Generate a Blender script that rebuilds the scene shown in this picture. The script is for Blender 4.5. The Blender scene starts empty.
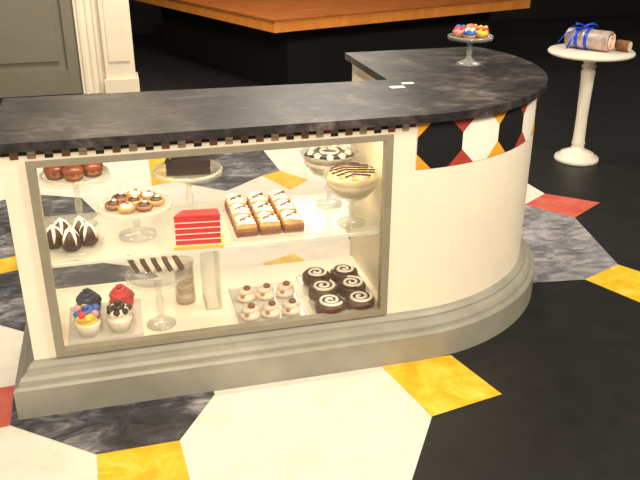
import bpy, bmesh, math, random
from mathutils import Vector, Matrix
random.seed(4)
pi=math.pi
S=bpy.context.scene
S.view_settings.view_transform='Standard'
S.view_settings.exposure=0.05

# ---------------------------------------------------------------- materials
def new(name):
    m=bpy.data.materials.new(name);m.use_nodes=True
    nt=m.node_tree;b=nt.nodes['Principled BSDF'];return m,nt,b
def ramp(nt,fac,stops):
    r=nt.nodes.new('ShaderNodeValToRGB');e=r.color_ramp.elements
    e[0].position,e[0].color=stops[0][0],(*stops[0][1],1)
    e[1].position,e[1].color=stops[-1][0],(*stops[-1][1],1)
    for p,c in stops[1:-1]:
        k=e.new(p);k.color=(*c,1)
    nt.links.new(fac,r.inputs[0]);return r.outputs[0]
def noise(nt,scale,detail=6,rough=.6,dist=0,stretch=None):
    n=nt.nodes.new('ShaderNodeTexNoise');n.inputs['Scale'].default_value=scale
    n.inputs['Detail'].default_value=detail;n.inputs['Roughness'].default_value=rough
    n.inputs['Distortion'].default_value=dist
    g=nt.nodes.new('ShaderNodeNewGeometry')
    if stretch:
        mp=nt.nodes.new('ShaderNodeMapping');mp.inputs['Scale'].default_value=stretch
        nt.links.new(g.outputs['Position'],mp.inputs[0]);nt.links.new(mp.outputs[0],n.inputs['Vector'])
    else: nt.links.new(g.outputs['Position'],n.inputs['Vector'])
    return n.outputs['Fac']
def mat(name,col,rough=.5,var=.12,scale=12,metal=0,bump=0,sss=0,coat=0):
    m,nt,b=new(name)
    f=noise(nt,scale)
    lo=tuple(max(0,c*(1-var)) for c in col);hi=tuple(min(1,c*(1+var)) for c in col)
    nt.links.new(ramp(nt,f,[(.3,lo),(.7,hi)]),b.inputs['Base Color'])
    b.inputs['Roughness'].default_value=rough;b.inputs['Metallic'].default_value=metal
    if coat: b.inputs['Coat Weight'].default_value=coat
    if bump:
        bp=nt.nodes.new('ShaderNodeBump');bp.inputs['Strength'].default_value=bump;bp.inputs['Distance'].default_value=.004
        nt.links.new(noise(nt,scale*4),bp.inputs['Height']);nt.links.new(bp.outputs[0],b.inputs['Normal'])
    return m
def marble(name,stops,scale,rough,dist=1.5,stretch=None,detail=8,mixscale=None):
    m,nt,b=new(name)
    f=noise(nt,scale,detail,.65,dist,stretch)
    if mixscale:
        f2=noise(nt,mixscale,4,.6,.3)
        a=nt.nodes.new('ShaderNodeMath');a.operation='ADD';nt.links.new(f,a.inputs[0]);nt.links.new(f2,a.inputs[1])
        k=nt.nodes.new('ShaderNodeMath');k.operation='MULTIPLY';k.inputs[1].default_value=.5;nt.links.new(a.outputs[0],k.inputs[0]);f=k.outputs[0]
    nt.links.new(ramp(nt,f,stops),b.inputs['Base Color'])
    b.inputs['Roughness'].default_value=rough
    return m
def clear(name,tint=(.96,.97,.96),haze=.04,hazecol=(.9,.9,.85),edge=1.0):
    m=bpy.data.materials.new(name);m.use_nodes=True;nt=m.node_tree;nt.nodes.clear()
    o=nt.nodes.new('ShaderNodeOutputMaterial');t=nt.nodes.new('ShaderNodeBsdfTransparent');t.inputs[0].default_value=(*tint,1)
    d=nt.nodes.new('ShaderNodeBsdfDiffuse');d.inputs[0].default_value=(*hazecol,1)
    g=nt.nodes.new('ShaderNodeBsdfGlossy');g.inputs['Roughness'].default_value=.08
    lw=nt.nodes.new('ShaderNodeLayerWeight');lw.inputs[0].default_value=.35
    mu=nt.nodes.new('ShaderNodeMath');mu.operation='MULTIPLY_ADD';mu.inputs[1].default_value=edge*.6;mu.inputs[2].default_value=.03
    nt.links.new(lw.outputs['Fresnel'],mu.inputs[0])
    m1=nt.nodes.new('ShaderNodeMixShader');m1.inputs[0].default_value=haze
    m2=nt.nodes.new('ShaderNodeMixShader')
    nt.links.new(t.outputs[0],m1.inputs[1]);nt.links.new(d.outputs[0],m1.inputs[2])
    nt.links.new(mu.outputs[0],m2.inputs[0]);nt.links.new(m1.outputs[0],m2.inputs[1]);nt.links.new(g.outputs[0],m2.inputs[2])
    nt.links.new(m2.outputs[0],o.inputs[0]);return m

CREAM=mat('cream_paint',(.86,.78,.645),.4,.05,3)
GREYB=mat('grey_base_paint',(.29,.28,.235),.45,.14,6)
FRAME=mat('frame_paint',(.26,.235,.18),.4,.10,8)
INNER=mat('inner_white',(.88,.80,.65),.5,.03,4)
TOPM=marble('counter_marble',[(.36,(.009,.008,.009)),(.46,(.022,.019,.021)),(.54,(.054,.045,.045)),(.60,(.115,.096,.093)),(.70,(.22,.19,.18))],8,.40,1.3,(1,1.5,1),12,4)
BLK=marble('black_floor_paint',[(.3,(.006,.006,.007)),(.7,(.013,.012,.014)),(.9,(.05,.05,.05))],9,.5,.4)
WHT=marble('white_floor_paint',[(.25,(.60,.55,.48)),(.45,(.76,.71,.63)),(.75,(.87,.82,.75))],4,.5,.9,None,12,11)
MRB=marble('dark_marble_paint',[(.36,(.012,.012,.018)),(.47,(.040,.040,.055)),(.54,(.13,.13,.15)),(.66,(.46,.45,.46))],6,.42,1.8,(1,2.0,1),12,2.5)
MRL=marble('grey_marble_paint',[(.34,(.06,.06,.075)),(.46,(.17,.17,.20)),(.54,(.32,.31,.34)),(.66,(.58,.57,.58))],6,.45,1.8,(1,2.0,1),12,2.5)
YEL=marble('yellow_floor_paint',[(.32,(.62,.34,.01)),(.5,(.80,.49,.015)),(.70,(.88,.64,.10))],9,.4,.8,None,10)
REDF=marble('red_floor_paint',[(.3,(.50,.06,.045)),(.7,(.70,.17,.12))],9,.45,1.0)
PB=mat('pattern_black',(.012,.012,.014),.4)
PR=mat('pattern_red',(.38,.05,.035),.45)
PDR=mat('trim_dark_red',(.16,.045,.03),.5)
PY=mat('pattern_yellow',(.75,.36,.03),.45)
PT=mat('pattern_tan',(.30,.20,.12),.5)
WALLG=mat('grey_green_wall',(.20,.185,.145),.6,.06,3)
CURT=mat('black_wall_paint',(.004,.004,.005),.9)
WOOD=marble('wood_top',[(.3,(.28,.070,.014)),(.5,(.40,.115,.022)),(.7,(.50,.165,.035))],2.5,.35,.6,(1,8,1))
WOODE=marble('wood_edge',[(.3,(.62,.20,.03)),(.7,(.82,.32,.06))],3,.4,.5,(1,6,1))
BLKP=mat('platform_black',(.0025,.0025,.0025),.9)
GLASS=clear('clear_glass',(.97,.98,.97),.15,(.95,.94,.90),.45)
PANE=clear('window_glass',(.99,.99,.98),.03,(.95,.9,.8),.2)
SHELF=clear('frosted_shelf',(.96,.96,.93),.22,(.95,.91,.80),.3)
SHEDGE=clear('shelf_edge',(.9,.95,.92),.6,(.90,.93,.86),.3)
TRAY=clear('clear_tray',(.97,.97,.96),.24,(.95,.94,.92),.4)
CHOC=mat('chocolate',(.040,.016,.009),.35,.3,40,bump=.3)
MILK=mat('milk_chocolate',(.090,.034,.016),.4,.35,40,bump=.4)
DCHOC=mat('dark_chocolate',(.012,.007,.006),.35,.3,40)
BROWN=mat('brown_cake',(.22,.085,.035),.6,.3,60,bump=.6)
REDB=mat('red_brown_glaze',(.17,.040,.022),.3,.4,25)
TANC=mat('tan_pastry',(.46,.22,.08),.6,.3,50,bump=.5)
CRM=mat('cream_icing',(.86,.72,.58),.45,.06,40)
WICE=mat('white_icing',(.90,.84,.74),.45,.04,40)
RVEL=mat('red_velvet',(.66,.012,.018),.6,.2,60,bump=.4)
CAKEB=mat('yellow_board',(.82,.50,.05),.5)
BLUE=mat('blue_icing',(.03,.12,.55),.4,.2,30)
NAVY=mat('navy_icing',(.015,.02,.07),.4,.3,30)
REDI=mat('red_icing',(.72,.03,.03),.4,.2,30)
YELI=mat('yellow_icing',(.85,.60,.06),.4,.2,30)
PINK=mat('pink_icing',(.80,.32,.30),.4,.2,30)
CUST=mat('custard',(.62,.42,.16),.45,.15,30)
FOIL=mat('foil_wrap',(.50,.40,.37),.35,.35,18,metal=.25,bump=.6)
ROLLP=mat('pink_roll',(.52,.20,.15),.5,.3,30,bump=.5)
RIB=mat('blue_ribbon',(.01,.06,.65),.3,.1,20)
TABW=mat('white_table_paint',(.82,.77,.67),.4,.03,8)
PAPER=mat('paper',(.85,.84,.8),.6,.02)

# ---------------------------------------------------------------- mesh builder
class MB:
    def __init__(s): s.v=[];s.f=[];s.m=[];s.sm=[];s.mats=[]
    def add(s,V,F,m,M=None,smooth=False):
        if m not in s.mats: s.mats.append(m)
        k=s.mats.index(m);o=len(s.v)
        for p in V:
            p=Vector(p)
            if M is not None: p=M@p
            s.v.append(p)
        for f in F:
            s.f.append([i+o for i in f]);s.m.append(k);s.sm.append(smooth)
    def box(s,lo,hi,m,M=None,b=0):
        if b:
            x0,y0,z0=lo;x1,y1,z1=hi
            pr=[(x0+b,y0),(x1-b,y0),(x1,y0+b),(x1,y1-b),(x1-b,y1),(x0+b,y1),(x0,y1-b),(x0,y0+b)]
            cx,cy=(x0+x1)/2,(y0+y1)/2
            def sh(q): return [(x+(b if x<cx else -b)*.8,y+(b if y<cy else -b)*.8) for x,y in q]
            V=[(x,y,z0) for x,y in pr]+[(x,y,z1-b) for x,y in pr]+[(x,y,z1) for x,y in sh(pr)]
            F=[list(range(8))[::-1],list(range(16,24))]
            for r in range(2):
                for i in range(8):
                    j=(i+1)%8;F.append([r*8+i,r*8+j,r*8+8+j,r*8+8+i])
            s.add(V,F,m,M);return
        (x0,y0,z0),(x1,y1,z1)=lo,hi
        V=[(x0,y0,z0),(x1,y0,z0),(x1,y1,z0),(x0,y1,z0),(x0,y0,z1),(x1,y0,z1),(x1,y1,z1),(x0,y1,z1)]
        s.add(V,[(3,2,1,0),(4,5,6,7),(0,1,5,4),(1,2,6,5),(2,3,7,6),(3,0,4,7)],m,M)
    def lathe(s,prof,m,loc=(0,0,0),seg=32,M=None,wob=0,nw=0,sx=1,sy=1):
        V=[];F=[];n=len(prof)
        for i in range(seg):
            a=2*pi*i/seg;k=1+(wob*math.cos(nw*a) if nw else 0)
            for r,z in prof: V.append((loc[0]+r*k*math.cos(a)*sx,loc[1]+r*k*math.sin(a)*sy,loc[2]+z))
        for i in range(seg):
            j=(i+1)%seg
            for t in range(n-1): F.append([i*n+t,j*n+t,j*n+t+1,i*n+t+1])
        s.add(V,F,m,M,True)
    def prism(s,poly,z0,z1,m,M=None,mside=None):
        n=len(poly)
        V=[(x,y,z0) for x,y in poly]+[(x,y,z1) for x,y in poly]
        s.add(V,[list(range(n))[::-1],list(range(n,2*n))],m,M)
        s.add(V,[[i,(i+1)%n,n+(i+1)%n,n+i] for i in range(n)],mside or m,M)
    def tube(s,path,rad,m,seg=8,M=None,flat=1):
        path=[Vector(p) for p in path];n=len(path);V=[];F=[]
        for i,p in enumerate(path):
            d=(path[min(i+1,n-1)]-path[max(i-1,0)]).normalized()
            up=Vector((0,0,1)) if abs(d.z)<.95 else Vector((1,0,0))
            a=d.cross(up).normalized();b=a.cross(d)
            r=rad[i] if isinstance(rad,(list,tuple)) else rad
            for k in range(seg):
                t=2*pi*k/seg;V.append(p+a*r*math.cos(t)+b*r*flat*math.sin(t))
        for i in range(n-1):
            for k in range(seg):
                l=(k+1)%seg;F.append([i*seg+k,i*seg+l,(i+1)*seg+l,(i+1)*seg+k])
        F.append(list(range(seg)));F.append([ (n-1)*seg+k for k in range(seg)][::-1])
        s.add(V,F,m,M,True)
    def blob(s,c,r,m,sz=1,seg=14,M=None,sx=1,sy=1):
        s.lathe([(max(.0001,r*math.sin(pi*i/8)),-r*sz*math.cos(pi*i/8)) for i in range(9)],m,c,seg,M,sx=sx,sy=sy)
    def build(s,name,recalc=True):
        me=bpy.data.meshes.new(name);me.from_pydata([tuple(p) for p in s.v],[],s.f)
        for m in s.mats: me.materials.append(m)
        for i,p in enumerate(me.polygons): p.material_index=s.m[i];p.use_smooth=s.sm[i]
        if recalc:
            bm=bmesh.new();bm.from_mesh(me);bmesh.ops.recalc_face_normals(bm,faces=bm.faces);bm.to_mesh(me);bm.free()
        o=bpy.data.objects.new(name,me);S.collection.objects.link(o);return o
def empty(name,loc=(0,0,0)):
    e=bpy.data.objects.new(name,None);S.collection.objects.link(e);e.location=loc;e.empty_display_size=.05;return e
def child(o,p):
    bpy.context.view_layer.update();o.parent=p;o.matrix_parent_inverse=p.matrix_world.inverted()

# ---------------------------------------------------------------- room
b=MB();b.box((-6,-1,-.1),(9,11,0),BLK);floor=b.build('floor')
b=MB();b.box((-6,10.8,0),(9,11,4),CURT);b.build('wall_back')
b=MB()
b.box((-5.5,7.5,0),(.146,7.6,3.4),WALLG)
for x in (-.45,-1.28,-2.1,-2.95,-3.8): b.box((x,7.455,0),(x+.11,7.5,3.4),WALLG)
for x in (-1.17,-1.99,-2.84,-3.69):
    b.box((x,7.46,0),(x+.72,7.5,.22),WALLG);b.box((x,7.46,2.5),(x+.72,7.5,2.7),WALLG)
    b.box((x+.07,7.475,.30),(x+.65,7.5,2.42),WALLG)
b.box((-.34,7.42,0),(-.12,7.5,3.4),CREAM)
b.box((-.31,7.40,0),(-.28,7.42,3.4),CREAM);b.box((-.24,7.405,0),(-.22,7.42,3.4),CREAM);b.box((-.18,7.40,0),(-.15,7.42,3.4),CREAM)
b.box((-.12,7.34,.0),(.146,7.6,3.4),CREAM)
b.box((-.08,7.325,.30),(.105,7.34,3.2),CREAM)
b.box((-.14,7.30,0),(.17,7.61,.14),CREAM)
b.build('wall_left')

# painted floor pattern
b=MB()
def poly(pts,m,z): 
    V=[(x,y,z) for x,y in pts];b.add(V,[list(range(len(pts)))],m)
z0=.0010;z1=.0022
poly([(-4,1.2),(.6,1.2),(.758,1.765),(.941,2.049),(.9,2.5),(1.3,3.0),(2.254,3.819),(2.464,3.956),(2.452,4.186),(2.1,4.7),(1.6,5.6),(-4,5.9)],WHT,z0)
poly([(.870,2.40),(1.165,2.40),(1.240,2.108),(.941,2.049)],YEL,z1)
poly([(-.2,2.137),(.07,2.14),(.084,1.941),(.09,1.86),(-.19,1.85)],YEL,z1)
poly([(-.2,2.137),(-.49,2.37),(-.5,2.62),(-.3,2.85),(0,2.87),(.22,2.65),(.218,2.372),(.07,2.14)],MRB,z1)
poly([(-.49,2.37),(-.5,2.62),(-.78,2.6),(-.77,2.32)],REDF,z1)
poly([(2.254,3.819),(2.464,3.956),(2.705,3.735),(2.431,3.562)],REDF,z1+.0004)
poly([(2.053,2.857),(2.304,2.961),(2.44,2.73),(2.166,2.592)],YEL,z1)
poly([(2.254,3.819),(2.431,3.562),(2.304,2.961),(2.053,2.857),(1.7,2.9),(1.5,3.2),(1.6,3.65),(2.0,3.88)],MRL,z1)
poly([(.134,5.304),(.259,5.318),(.275,4.752),(.127,4.713)],YEL,z1)
poly([(.837,4.726),(.973,4.795),(1.111,4.573),(.958,4.421)],YEL,z1)
poly([(.591,3.418),(.774,3.50),(.845,3.282),(.665,3.217)],YEL,z1)
poly([(-.80,3.78),(-.596,3.824),(-.544,3.66),(-.75,3.60)],YEL,z1)
poly([(.259,5.318),(.48,5.55),(.943,5.4),(.973,4.795),(.837,4.726),(.57,4.5),(.275,4.752)],MRB,z1)
poly([(-.80,3.78),(-.596,3.824),(-.35,4.0),(-.2,4.3),(-.3,4.6),(-.6,4.75),(-.95,4.6),(-1.1,4.1)],MRB,z1)
poly([(-.75,3.60),(-.544,3.66),(-.30,3.7),(.05,3.5),(.15,3.2),(.0,2.95),(-.35,2.9),(-.62,3.12)],MRB,z1)
fp=b.build('floor_painted_pattern',False);child(fp,floor)

# wooden stage platform in the background
b=MB()
p0=Vector((1.336,6.68));a_=Vector((.952,.305));b_=Vector((-.371,.928))
def q(u,v): r=p0+a_*u+b_*v;return (r.x,r.y)
b.prism([q(0,0),q(3.1,0),q(3.1,3.3),q(0,3.3)],.60,.695,WOODE)
b.prism([q(-.01,-.01),q(3.11,-.01),q(3.11,3.31),q(-.01,3.31)],.695,.71,WOOD)
b.prism([q(.35,.35),q(2.9,.35),q(2.9,3.0),q(.35,3.0)],0,.60,BLKP)
b.build('stage_platform')

# ---------------------------------------------------------------- counter
CX,CY=1.0,3.27
cnt=empty('bakery_display_counter',(.3,2.7,0))
A1=math.radians(25)
def arc(r,n=96,a0=-pi/2,a1=A1): return [(CX+r*math.cos(a0+(a1-a0)*i/n),CY+r*math.sin(a0+(a1-a0)*i/n)) for i in range(n+1)]
R=.834
outline=[(-.43,CY-R)]+arc(R)+[(1.72,3.63),(1.07,3.63),(1.07,3.0),(-.43,3.06)]
b=MB();b.prism(outline,.952,.982,TOPM);top=b.build('marble_counter_top')
mod=top.modifiers.new('bev','BEVEL');mod.width=.005;mod.segments=2;mod.limit_method='ANGLE'
def sweep(b,path,prof,m,closed_prof=False,smooth=False):
    n=len(path);V=[];k=len(prof)
    for i,p in enumerate(path):
        p=Vector(p);d1=(p-Vector(path[i-1])).normalized() if i>0 else None
        d2=(Vector(path[i+1])-p).normalized() if i<n-1 else None
        if d1 is None:d1=d2
        if d2 is None:d2=d1
        n1=Vector((d1.y,-d1.x));n2=Vector((d2.y,-d2.x));nn=(n1+n2).normalized();nn/=max(.3,nn.dot(n1))
        for o,z in prof: V.append((p.x+nn.x*o,p.y+nn.y*o,z))
    F=[]
    for i in range(n-1):
        for t in range(k if closed_prof else k-1):
            u=(t+1)%k;F.append([i*k+t,(i+1)*k+t,(i+1)*k+u,i*k+u])
    F.append(list(range(k)));F.append([(n-1)*k+t for t in range(k)])
    b.add(V,F,m,None,smooth)
RB=.802
path=[(-.391,3.0),(-.391,CY-RB),(-.1,CY-RB),(.5,CY-RB)]+arc(RB)+[(1.69,3.60),(1.10,3.60)]
b=MB()
sweep(b,path,[(-.02,0),(.074,0),(.074,.115),(.067,.124),(.056,.126),(.053,.140),(.044,.152),(.031,.160),(.026,.163),(.024,.172),(.012,.184),(.002,.190),(-.02,.190)],GREYB,True)
b.build('plinth_moulding')
b=MB()
y=CY-RB
W=(-.315,.907,.195,.912)
b.box((-.391,y,.1),(W[0],y+.03,.952),CREAM);b.box((W[0],y,.1),(W[1],y+.03,W[2]),CREAM)
b.box((W[0],y,W[3]),(W[1],y+.03,.952),CREAM);b.box((W[1],y,.1),(1.0,y+.03,.952),CREAM)
b.box((-.391,y+.03,.1),(-.366,3.0,.952),CREAM)
sweep(b,arc(RB)+[(1.69,3.60)],[(0,.1),(0,.952),(-.03,.952),(-.03,.1)],CREAM,True,False)
b.box((1.10,3.57,.0),(1.69,3.60,.952),CREAM)
b.box((1.10,3.0,.0),(1.13,3.57,.952),CREAM)
b.box((.93,3.0,0),(1.13,3.03,.952),CREAM)
for zz in (.90,.72,.54): b.box((1.088,3.06,zz-.15),(1.10,3.53,zz),CREAM,None)
b.box((.93,y+.03,.17),(.955,3.0,.952),INNER)
b.box((-.366,y+.03,.165),(.93,3.0,.195),INNER)
b.box((-.366,2.98,0),(.93,3.0,.165),GREYB)
b.build('counter_body')
b=MB();w=.028
yo=y-.014
b.box((W[0],yo,W[2]),(W[0]+w,y+.02,W[3]),FRAME);b.box((W[1]-w,yo,W[2]),(W[1],y+.02,W[3]),FRAME)
b.box((W[0]+w,yo,W[2]),(W[1]-w,y+.02,W[2]+w*.85),FRAME);b.box((W[0]+w,yo,W[3]-w*.7),(W[1]-w,y+.02,W[3]),FRAME)
b.build('window_frame')
b=MB();b.add([(W[0]+w,y+.01,W[2]+.02),(W[1]-w,y+.01,W[2]+.02),(W[1]-w,y+.01,W[3]-.02),(W[0]+w,y+.01,W[3]-.02)],[(0,1,2,3)],PANE);b.build('window_glass')
b=MB();b.box((-.36,2.52,.515),(.925,2.98,.525),SHELF);b.box((-.36,2.514,.514),(.925,2.52,.5255),SHEDGE);b.build('display_shelf')
b=MB();b.box((.235,2.66,.195),(.242,2.80,.513),SHELF);b.box((.242,2.66,.195),(.29,2.667,.513),SHELF);b.box((.29,2.66,.195),(.297,2.80,.513),SHELF);b.build('shelf_support')
b=MB()
x=-.385;i=0;cols=[PB,PT,PB,CREAM,PDR,PT]
while x<.985:
    wd=.026;m=cols[i%6]
    if m is not CREAM: b.box((x,y-.002,.932),(x+wd,y,.952),m)
    if i%2==1: b.box((x,y-.0022,.920),(x+wd,y,.932),(PDR,PT,PB)[(i//2)%3])
    x+=wd;i+=1
b.build('checker_trim')
def band(polys):
    bm=bmesh.new()
    for pts,mi in polys:
        vs=[bm.verts.new((p[0],p[1],0)) for p in pts];fa=bm.faces.new(vs);fa.material_index=mi
    s=.025
    while s<1.6:
        bmesh.ops.bisect_plane(bm,geom=bm.verts[:]+bm.edges[:]+bm.faces[:],plane_co=(s,0,0),plane_no=(1,0,0));s+=.025
    for v in bm.verts:
        a=-pi/2+v.co.x/RB;r=RB+.0025;z=v.co.y
        v.co=Vector((CX+r*math.cos(a),CY+r*math.sin(a),z))
    me=bpy.data.meshes.new('harlequin_band')
    for m in (PB,WICE,PR,PY): me.materials.append(m)
    bm.to_mesh(me);bm.free();o=bpy.data.objects.new('harlequin_band',me);S.collection.objects.link(o);return o
P=[];Wd=.186;zt=.950;zb=.772;c=Wd*.31
for k in range(9):
    s0=k*Wd;s1=s0+Wd
    if s1>1.6: break
    P.append(([(s0+c,zb),(s1-c,zb),(s1,zb+c),(s1,zt-c),(s1-c,zt),(s0+c,zt),(s0,zt-c),(s0,zb+c)],k%2))
    lo=3 if k%2==0 else 2; hi=2 if k%2==0 else 3
    P.append(([(s0,zb),(s0+c,zb),(s0,zb+c)],lo));P.append(([(s0,zt-c),(s0+c,zt),(s0,zt)],lo))
    P.append(([(s1-c,zb),(s1,zb),(s1,zb+c)],hi));P.append(([(s1,zt-c),(s1,zt),(s1-c,zt)],hi))
band(P)
for n in ('marble_counter_top','plinth_moulding','counter_body','window_frame','window_glass','display_shelf','shelf_support','checker_trim','harlequin_band'):
    child(bpy.data.objects[n],cnt)

ZS=.526;ZD=.196;ZT=.983
# ---------------------------------------------------------------- glassware & pastries
def stand(name,X,Y,z,zp,r,lip=.010,foot=None):
    b=MB();h=zp-z;foot=foot or r*.5
    b.lathe([(.001,0),(foot,0),(foot,.005),(foot*.7,.012),(.018,.025),(.010,.04),(.015,h*.45),(.009,h*.6),(.014,h-.02),(.03,h-.008),(r*.9,h-.006),(r,h-.002),(r+.003,h+lip),(r-.003,h+lip),(r-.006,h),(.001,h)],GLASS,(X,Y,z),40)
    b.lathe([(r-.002,-.012),(r+.004,-.010),(r+.005,lip),(r,lip+.002),(r-.005,lip),(r-.004,0)],GLASS,(X,Y,zp),48,wob=.012,nw=16)
    return b.build(name)
def swirl(b,x,y,z,r,h,m,turns=3,tr=None,m2=None):
    tr=tr or r*.36;N=16*turns;pa=[];ra=[]
    for i in range(N+1):
        t=i/N;a=2*pi*turns*t;rr=(r-tr)*(1-t)**.8
        pa.append((x+rr*math.cos(a),y+rr*math.sin(a),z+tr*.6+h*t));ra.append(tr*(1-.65*t))
    b.lathe([(r*.75,0),(r*.6,h*.5),(.001,h*.9)],m,(x,y,z),16)
    if m2: 
        k=N//2;b.tube(pa[:k+1],ra[:k+1],m);b.tube(pa[k:],ra[k:],m2)
    else: b.tube(pa,ra,m)
def cupcake(b,x,y,z,r,mw,mf,m2=None,h=.05):
    b.lathe([(.001,0),(r*.68,0),(r*.92,h*.9),(r*.88,h),(.001,h)],mw,(x,y,z),36,wob=.045,nw=18)
    swirl(b,x,y,z+h,r*1.05,r*1.05,mf,3,None,m2)

stand('glass_cake_stand',-.200,2.85,ZS,.728,.12)
b=MB()
for dx,dy in ((-.065,-.02),(.0,-.050),(.068,-.02),(-.035,.045),(.035,.045)):
    X,Y=-.200+dx,2.85+dy
    b.lathe([(.001,0),(.030,0),(.037,.026),(.001,.026)],BROWN,(X,Y,.7295),20,wob=.05,nw=10)
    b.blob((X,Y,.731+.032),.040,REDB,.75)
    b.tube([(X+.022*math.cos(t),Y+.02*math.sin(t)*.6,.731+.056-.001*t) for t in [i*.5 for i in range(7)]],.005,CHOC,6)
b.build('chocolate_muffins')

b=MB();b.lathe([(.001,.0),(.09,.0),(.106,.008),(.112,.010),(.106,.012),(.09,.005),(.001,.005)],GLASS,(-.225,2.655,ZS),40,wob=.01,nw=12);b.build('glass_plate')
b=MB()
for k,(dx,dy) in enumerate(((-.060,-.01),(.0,-.048),(.058,-.012),(-.035,.050),(.030,.050))):
    X,Y=-.225+dx,2.655+dy;z=ZS+.013
    b.lathe([(.001,0),(.028,0),(.032,.010),(.029,.034),(.022,.055),(.013,.068),(.001,.071)],CHOC,(X,Y,z),24,wob=.08,nw=6)
    for a in range(4):
        t=a*2*pi/4+k*.5
        b.tube([(X+r*math.cos(t+q_*4),Y+r*math.sin(t+q_*4),z+q_) for r,q_ in ((.004,.073),(.017,.064),(.027,.045),(.033,.022))],[.005,.006,.0055,.003],WICE,6)
    b.blob((X,Y,z+.073),.009,WICE)
b.build('mini_bundt_cakes')

stand('glass_cake_stand',.006,2.70,ZS,.645,.128,foot=.07,lip=.007)
b=MB()
for i,(dx,dy) in enumerate(((-.075,-.02),(-.030,-.062),(.030,-.060),(.076,-.015),(.050,.042),(-.002,.0),(-.050,.046),(.003,.072))):
    X,Y=.006+dx,2.70+dy;z=.648
    b.lathe([(.001,0),(.027,0),(.031,.008),(.030,.018),(.001,.020)],TANC if i%2 else BROWN,(X,Y,z),20,wob=.04,nw=8)
    b.blob((X,Y,z+.019),.022,CRM if i%3==1 else CHOC,.5)
    b.blob((X+.004,Y,z+.030),.008,BROWN if i%3==1 else CRM,.6)
b.build('cookie_tarts')

stand('glass_cake_stand',.216,2.84,ZS,.712,.128)
def wedge(b,X,Y,z,L,ang,layers,rot):
    M=Matrix.Translation((X,Y,z))@Matrix.Rotation(rot,4,'Z')
    n=8;pts=[(0,0)]+[(L*math.cos(-ang/2+ang*i/n),L*math.sin(-ang/2+ang*i/n)) for i in range(n+1)]
    zz=0
    for h,m,ins in layers:
        pp=[(p[0]*(1-ins)+ins*L*.5,p[1]*(1-ins)) for p in pts]
        b.prism(pp,zz,zz+h,m,M);zz+=h
b=MB()
wedge(b,.296,2.775,.714,.165,math.radians(52),[(.024,DCHOC,0),(.002,CHOC,.03),(.024,DCHOC,0),(.007,DCHOC,-.04)],math.radians(148))
for k in range(5):
    a=math.radians(148)+math.radians(-20+k*10)
    b.blob((.296+.15*math.cos(a),2.775+.15*math.sin(a),.775),.010,DCHOC)
b.build('chocolate_cake_slice')

b=MB()
M=Matrix.Translation((.216,2.565,ZS))@Matrix.Rotation(math.radians(-6),4,'Z')
b.prism([(-.088,-.045),(.088,-.045),(.088,.050),(-.05,.050)],0,.010,CAKEB,M)
SL=[(-.080,-.036),(.080,-.036),(.072,.022),(-.050,.022)]
b.prism(SL,.010,.014,WICE,M)
z=.014
for i in range(5):
    b.prism(SL,z,z+.0180,RVEL,M);z+=.0180
    if i<4: b.prism([(px*1.01,py*1.02) for px,py in SL],z,z+.0036,WICE,M);z+=.0036
b.prism([(px*1.02,py*1.04) for px,py in SL],z,z+.006,RVEL,M)
b.build('red_velvet_cake_slice')

def tray(name,x0,x1,y0,y1,z):
    b=MB()
    b.box((x0,y0,z),(x1,y1,z+.003),TRAY)
    t=.004
    b.box((x0-t,y0-t,z+.001),(x1+t,y0,z+.012),TRAY);b.box((x0-t,y1,z+.001),(x1+t,y1+t,z+.012),TRAY)
    b.box((x0-t,y0,z+.001),(x0,y1,z+.012),TRAY);b.box((x1,y0,z+.001),(x1+t,y1,z+.012),TRAY)
    return b.build(name)
tray('serving_tray',.345,.625,2.555,2.91,ZS)
b=MB()
for i in range(3):
    for j in range(3):
        X=.395+i*.088;Y=2.615+j*.112;z=ZS+.004
        b.box((X-.040,Y-.050,z),(X+.040,Y+.050,z+.033),BROWN,None,.010)
        b.box((X-.038,Y-.047,z+.028),(X+.038,Y+.047,z+.046),TANC,None,.010)
        for k in range(3):
            yy=Y-.030+k*.030;r1=random.uniform(-.005,.005);r2=random.uniform(-.005,.005)
            b.tube([(X-.035,yy+r1,z+.044),(X-.012,yy+.008+r2,z+.051),(X+.012,yy-.007-r2,z+.051),(X+.033,yy-r1,z+.044)],[.006,.0095,.0085,.005],WICE,7)
        b.tube([(X-.020,Y-.014,z+.056),(X+.0,Y+.0,z+.056),(X+.020,Y+.016,z+.056)],.006,BROWN,6)
b.build('iced_pastry_buns')

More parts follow.
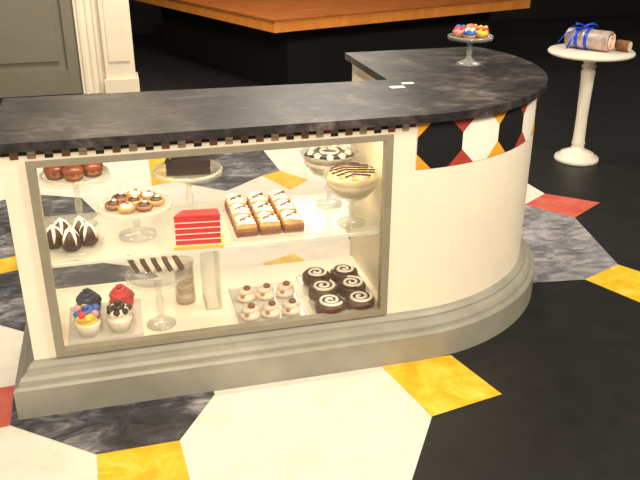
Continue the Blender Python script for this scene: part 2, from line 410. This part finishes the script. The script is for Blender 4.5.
def compote(name,fname,X,Y,z,zr,r,mfill,mdec,seed,driz=None):
    b=MB();h=zr-z
    b.lathe([(.001,0),(.055,0),(.055,.005),(.03,.012),(.010,.025),(.009,h*.25),(.016,h*.33),(.010,h*.40),(.012,h-.112),(.03,h-.104),(r*.62,h-.085),(r*.88,h-.050),(r*.98,h-.015),(r+.006,h),(r+.002,h+.002),(r*.95,h-.012),(r*.85,h-.048),(r*.60,h-.080),(.001,h-.096)],GLASS,(X,Y,z),48,wob=.01,nw=20)
    par=b.build(name)
    b=MB();zf=zr-.012
    b.lathe([(.001,-.080),(r*.35,-.078),(r*.57,-.066),(r*.81,-.036),(r*.91,-.004),(r*.88,.003),(r*.6,.010),(.001,.014)],mfill,(X,Y,zf),40)
    b.lathe([(r*.835,-.034),(r*.885,-.020),(r*.86,-.018)],mdec,(X,Y,zf),40)
    for k in range(9):
        a=k*2*pi/9+seed;px,py=X+r*.68*math.cos(a),Y+r*.68*math.sin(a)
        swirl(b,px,py,zf+.004,.018,.015,mdec,2,.008)
    for k in range(5):
        a=k*2*pi/5+seed
        b.tube([(X+r*.32*math.cos(a+t),Y+r*.32*math.sin(a+t),zf+.014) for t in (0,.4,.8,1.1)],.006,mdec,6)
    if driz:
        for k in range(6):
            yy=-.07+k*.028;hw=math.sqrt(max(0,.085**2-yy**2))
            b.tube([(X-hw,Y+yy,zf+.022),(X-hw*.3,Y+yy+.008,zf+.030),(X+hw*.3,Y+yy-.008,zf+.030),(X+hw,Y+yy,zf+.022)],.0035,driz,6)
    child(b.build(fname),par)
compote('chocolate_trifle_bowl','trifle_filling',.775,2.83,ZS,.748,.110,DCHOC,WICE,.3)
compote('custard_trifle_bowl','custard_filling',.806,2.615,ZS,.728,.104,CUST,CRM,.1,CHOC)

tray('serving_tray',-.275,-.015,2.53,2.80,ZD)
for i,(dx,dy,mw,mf,m2) in enumerate(((-.205,2.595,WICE,YELI,BLUE),(-.092,2.60,WICE,WICE,DCHOC),(-.205,2.73,CHOC,NAVY,NAVY),(-.082,2.735,REDI,REDI,REDI))):
    b=MB();cupcake(b,dx,dy,ZD+.004,.050,mw,mf,m2)
    if i==0:
        for k in range(10):
            a=k*2.4;b.blob((dx+.034*math.cos(a),dy+.034*math.sin(a),ZD+.075+.003*k),.014,(BLUE,PINK,YELI,REDI)[k%4])
    if i==1:
        for k in range(7):
            a=k*.9;b.blob((dx+.034*math.cos(a),dy+.034*math.sin(a),ZD+.086),.013,DCHOC)
    b.build('frosted_cupcake')

stand('glass_cake_stand',.058,2.60,ZD,.405,.110,foot=.055,lip=.006)
b=MB()
M0=Matrix.Translation((.058,2.60,.4095))@Matrix.Rotation(math.radians(-8),4,'Z')
for k in range(9):
    x0=-.092+k*.02
    r=.038
    M=M0@Matrix.Translation((x0,0,r))@Matrix.Rotation(math.radians(20),4,'Z')@Matrix.Rotation(math.radians(66),4,'Y')
    b.lathe([(.001,0),(r*.96,0),(r,.003),(r,.017),(r*.96,.020),(.001,.020)],(MILK,WICE)[k%2],(0,0,0),24,M)
b.build('striped_roulade_cake')

b=MB();b.lathe([(.001,0),(.036,0),(.040,.01),(.038,.15),(.041,.165),(.041,.18),(.038,.182),(.037,.165)],GLASS,(.165,2.76,ZD),32)
for k in range(8):
    b.lathe([(.001,0),(.033,.001),(.035,.010),(.033,.019),(.001,.020)],(CUST,CRM)[k%2],(.165,2.76,ZD+.003+k*.0205),24)
b.build('cookie_jar')

tray('serving_tray',.345,.605,2.49,2.80,ZD)
b=MB()
for i in range(3):
    for j in range(2):
        X=.390+i*.080+(.008 if j else 0);Y=2.56+j*.15;z=ZD+.004
        b.lathe([(.001,0),(.034,0),(.039,.010),(.036,.020),(.001,.022)],CRM,(X,Y,z),24)
        swirl(b,X,Y,z+.018,.038,.020,CRM,2,.014)
        b.blob((X+.006,Y-.004,z+.050),.015,BROWN,.7)
        b.blob((X-.016,Y-.030,z+.026),.009,TANC,.7)
b.build('cream_puffs')

tray('serving_tray',.640,.895,2.47,2.85,ZD)
b=MB()
for i in range(2):
    for j in range(3):
        X=.70+i*.120+j*.004;Y=2.53+j*.125;z=ZD+.004
        b.lathe([(.001,0),(.053,0),(.059,.012),(.058,.035),(.050,.044),(.001,.044)],MILK,(X,Y,z),32)
        N=44;pa=[];pc=[]
        for t in range(N+1):
            a=t/N*3.8*pi+i+j*1.3;rr=.006+.041*t/N
            pa.append((X+rr*math.cos(a),Y+rr*math.sin(a),z+.047));pc.append((X+(rr+.002)*math.cos(a+pi),Y+(rr+.002)*math.sin(a+pi),z+.045))
        b.tube(pa,.0064,WICE,7);b.tube(pc,.006,CHOC,7)
b.build('chocolate_swirl_buns')

stand('glass_cake_stand',1.527,3.21,ZT,1.105,.095,.006,.055)
b=MB()
cc=[(REDI,YELI),(BLUE,YELI),(REDI,BLUE),(PINK,REDI),(BLUE,WICE),(YELI,REDI)]
for k in range(6):
    a=k*pi/3;X,Y=1.527+.056*math.cos(a),3.21+.056*math.sin(a)
    b.lathe([(.001,0),(.024,0),(.030,.016),(.001,.018)],TANC,(X,Y,1.1065),16)
    b.blob((X,Y,1.128),.030,cc[k][0],.62)
    for t in range(4): b.blob((X+.016*math.cos(t*1.6),Y+.016*math.sin(t*1.6),1.142),.009,cc[k][1])
b.blob((1.527,3.21,1.142),.028,TANC,.7)
b.build('frosted_cookies')

b=MB()
b.box((1.03,2.84,ZT),(1.09,2.875,ZT+.002),PAPER)
b.box((1.10,2.90,ZT),(1.15,2.925,ZT+.002),PAPER);b.build('paper_note')

# ---------------------------------------------------------------- pedestal table
TX,TY=3.016,4.507
b=MB()
b.lathe([(.001,0),(.145,0),(.15,.012),(.145,.03),(.118,.038),(.112,.055),(.088,.065),(.07,.075),(.045,.085),(.04,.11),(.046,.125),(.040,.14),(.037,.3),(.043,.56),(.047,.62),(.038,.635),(.05,.65),(.036,.665),(.045,.69),(.09,.715),(.12,.725),(.262,.728),(.275,.738),(.275,.748),(.268,.755),(.001,.755)],TABW,(TX,TY,0),56)
b.build('pedestal_table')
b=MB()
zr=.757+.066
AN=-58
M=Matrix.Translation((TX-.015,TY+.02,zr))@Matrix.Rotation(math.radians(AN),4,'Z')@Matrix.Rotation(math.radians(90),4,'Y')
b.lathe([(.001,-.150),(.050,-.150),(.063,-.138),(.065,0),(.065,.138),(.060,.150)],FOIL,(0,0,0),28,M)
b.lathe([(.001,.148),(.060,.150)],ROLLP,(0,0,0),28,M)
pa=[((.006+.046*t/36)*math.cos(t*.42),(.006+.046*t/36)*math.sin(t*.42),.151) for t in range(37)]
b.tube(pa,.0055,CRM,6,M)
for z in (-.065,.0): b.lathe([(.0655,-.012+z),(.0675,-.010+z),(.0675,.010+z),(.0655,.012+z)],RIB,(0,0,0),28,M)
L=Matrix.Translation((TX-.035,TY+.055,zr+.069))@Matrix.Rotation(math.radians(-20),4,'Z')
for sgn in (-1,1):
    for tilt in (.35,-.5):
        b.tube([(sgn*x,tilt*x,z) for x,z in ((0,0),(.025,.022),(.055,.028),(.075,.012),(.05,-.002),(.02,.0),(0,0))],.010,RIB,6,L,.35)
b.tube([(0,0,0),(-.04,-.04,-.01),(-.09,-.07,-.06),(-.12,-.09,-.120)],.010,RIB,6,L,.3)
b.tube([(0,0,0),(-.06,-.01,-.01),(-.12,.0,-.04),(-.16,.01,-.10)],.010,RIB,6,L,.3)
b.blob((0,0,.004),.015,RIB,1,12,L)
b.build('ribbon_wrapped_cake_roll')
b=MB()
M=Matrix.Translation((TX+.165,TY-.100,.757+.036))@Matrix.Rotation(math.radians(-60),4,'Z')@Matrix.Rotation(math.radians(90),4,'Y')
b.lathe([(.001,-.045),(.030,-.045),(.035,-.040),(.035,.040),(.031,.045)],BROWN,(0,0,0),24,M)
b.lathe([(.001,.0452),(.012,.046),(.031,.045)],CRM,(0,0,0),24,M)
b.build('small_cake_roll')

# ---------------------------------------------------------------- lights
def area(name,loc,target,size,power,col,sy=None):
    l=bpy.data.lights.new(name,'AREA');l.energy=power;l.color=col;l.size=size
    if sy: l.shape='RECTANGLE';l.size_y=sy
    o=bpy.data.objects.new(name,l);S.collection.objects.link(o);o.location=loc
    o.rotation_euler=(Vector(target)-Vector(loc)).to_track_quat('-Z','Y').to_euler();return o
WARM=(1,.855,.65)
area('key_light',(-.1,-1.2,3.6),(.6,2.8,.4),1.2,235,WARM)
area('side_light',(3.4,.6,3.6),(1.5,3.2,.5),.8,145,(1,.88,.69))
area('back_light',(.3,5.2,4.0),(.3,3.8,0),1.6,115,(1,.88,.69))
area('counter_sheen_light',(2.3,8.6,3.6),(1.1,3.0,.98),1.6,50,(1,.90,.76))
area('wall_light',(.6,5.6,3.6),(.2,7.5,.8),1.0,75,WARM)
area('case_fill_light',(.28,2.62,.945),(.28,2.70,0),1.15,8,(1,.78,.46),.04)  # unseen fill added under the slab to brighten the case interior, not a fixture
w=bpy.data.worlds.new('World');S.world=w;w.use_nodes=True
w.node_tree.nodes['Background'].inputs[0].default_value=(1,.88,.70,1);w.node_tree.nodes['Background'].inputs[1].default_value=.17

# ---------------------------------------------------------------- camera
cd=bpy.data.cameras.new('camera');cam=bpy.data.objects.new('camera',cd);S.collection.objects.link(cam)
cd.sensor_width=36;cd.lens=769/640*36
cam.location=(0,0,1.67)
cam.rotation_euler=(math.radians(90-24),0,math.radians(75.4-90))
S.camera=cam
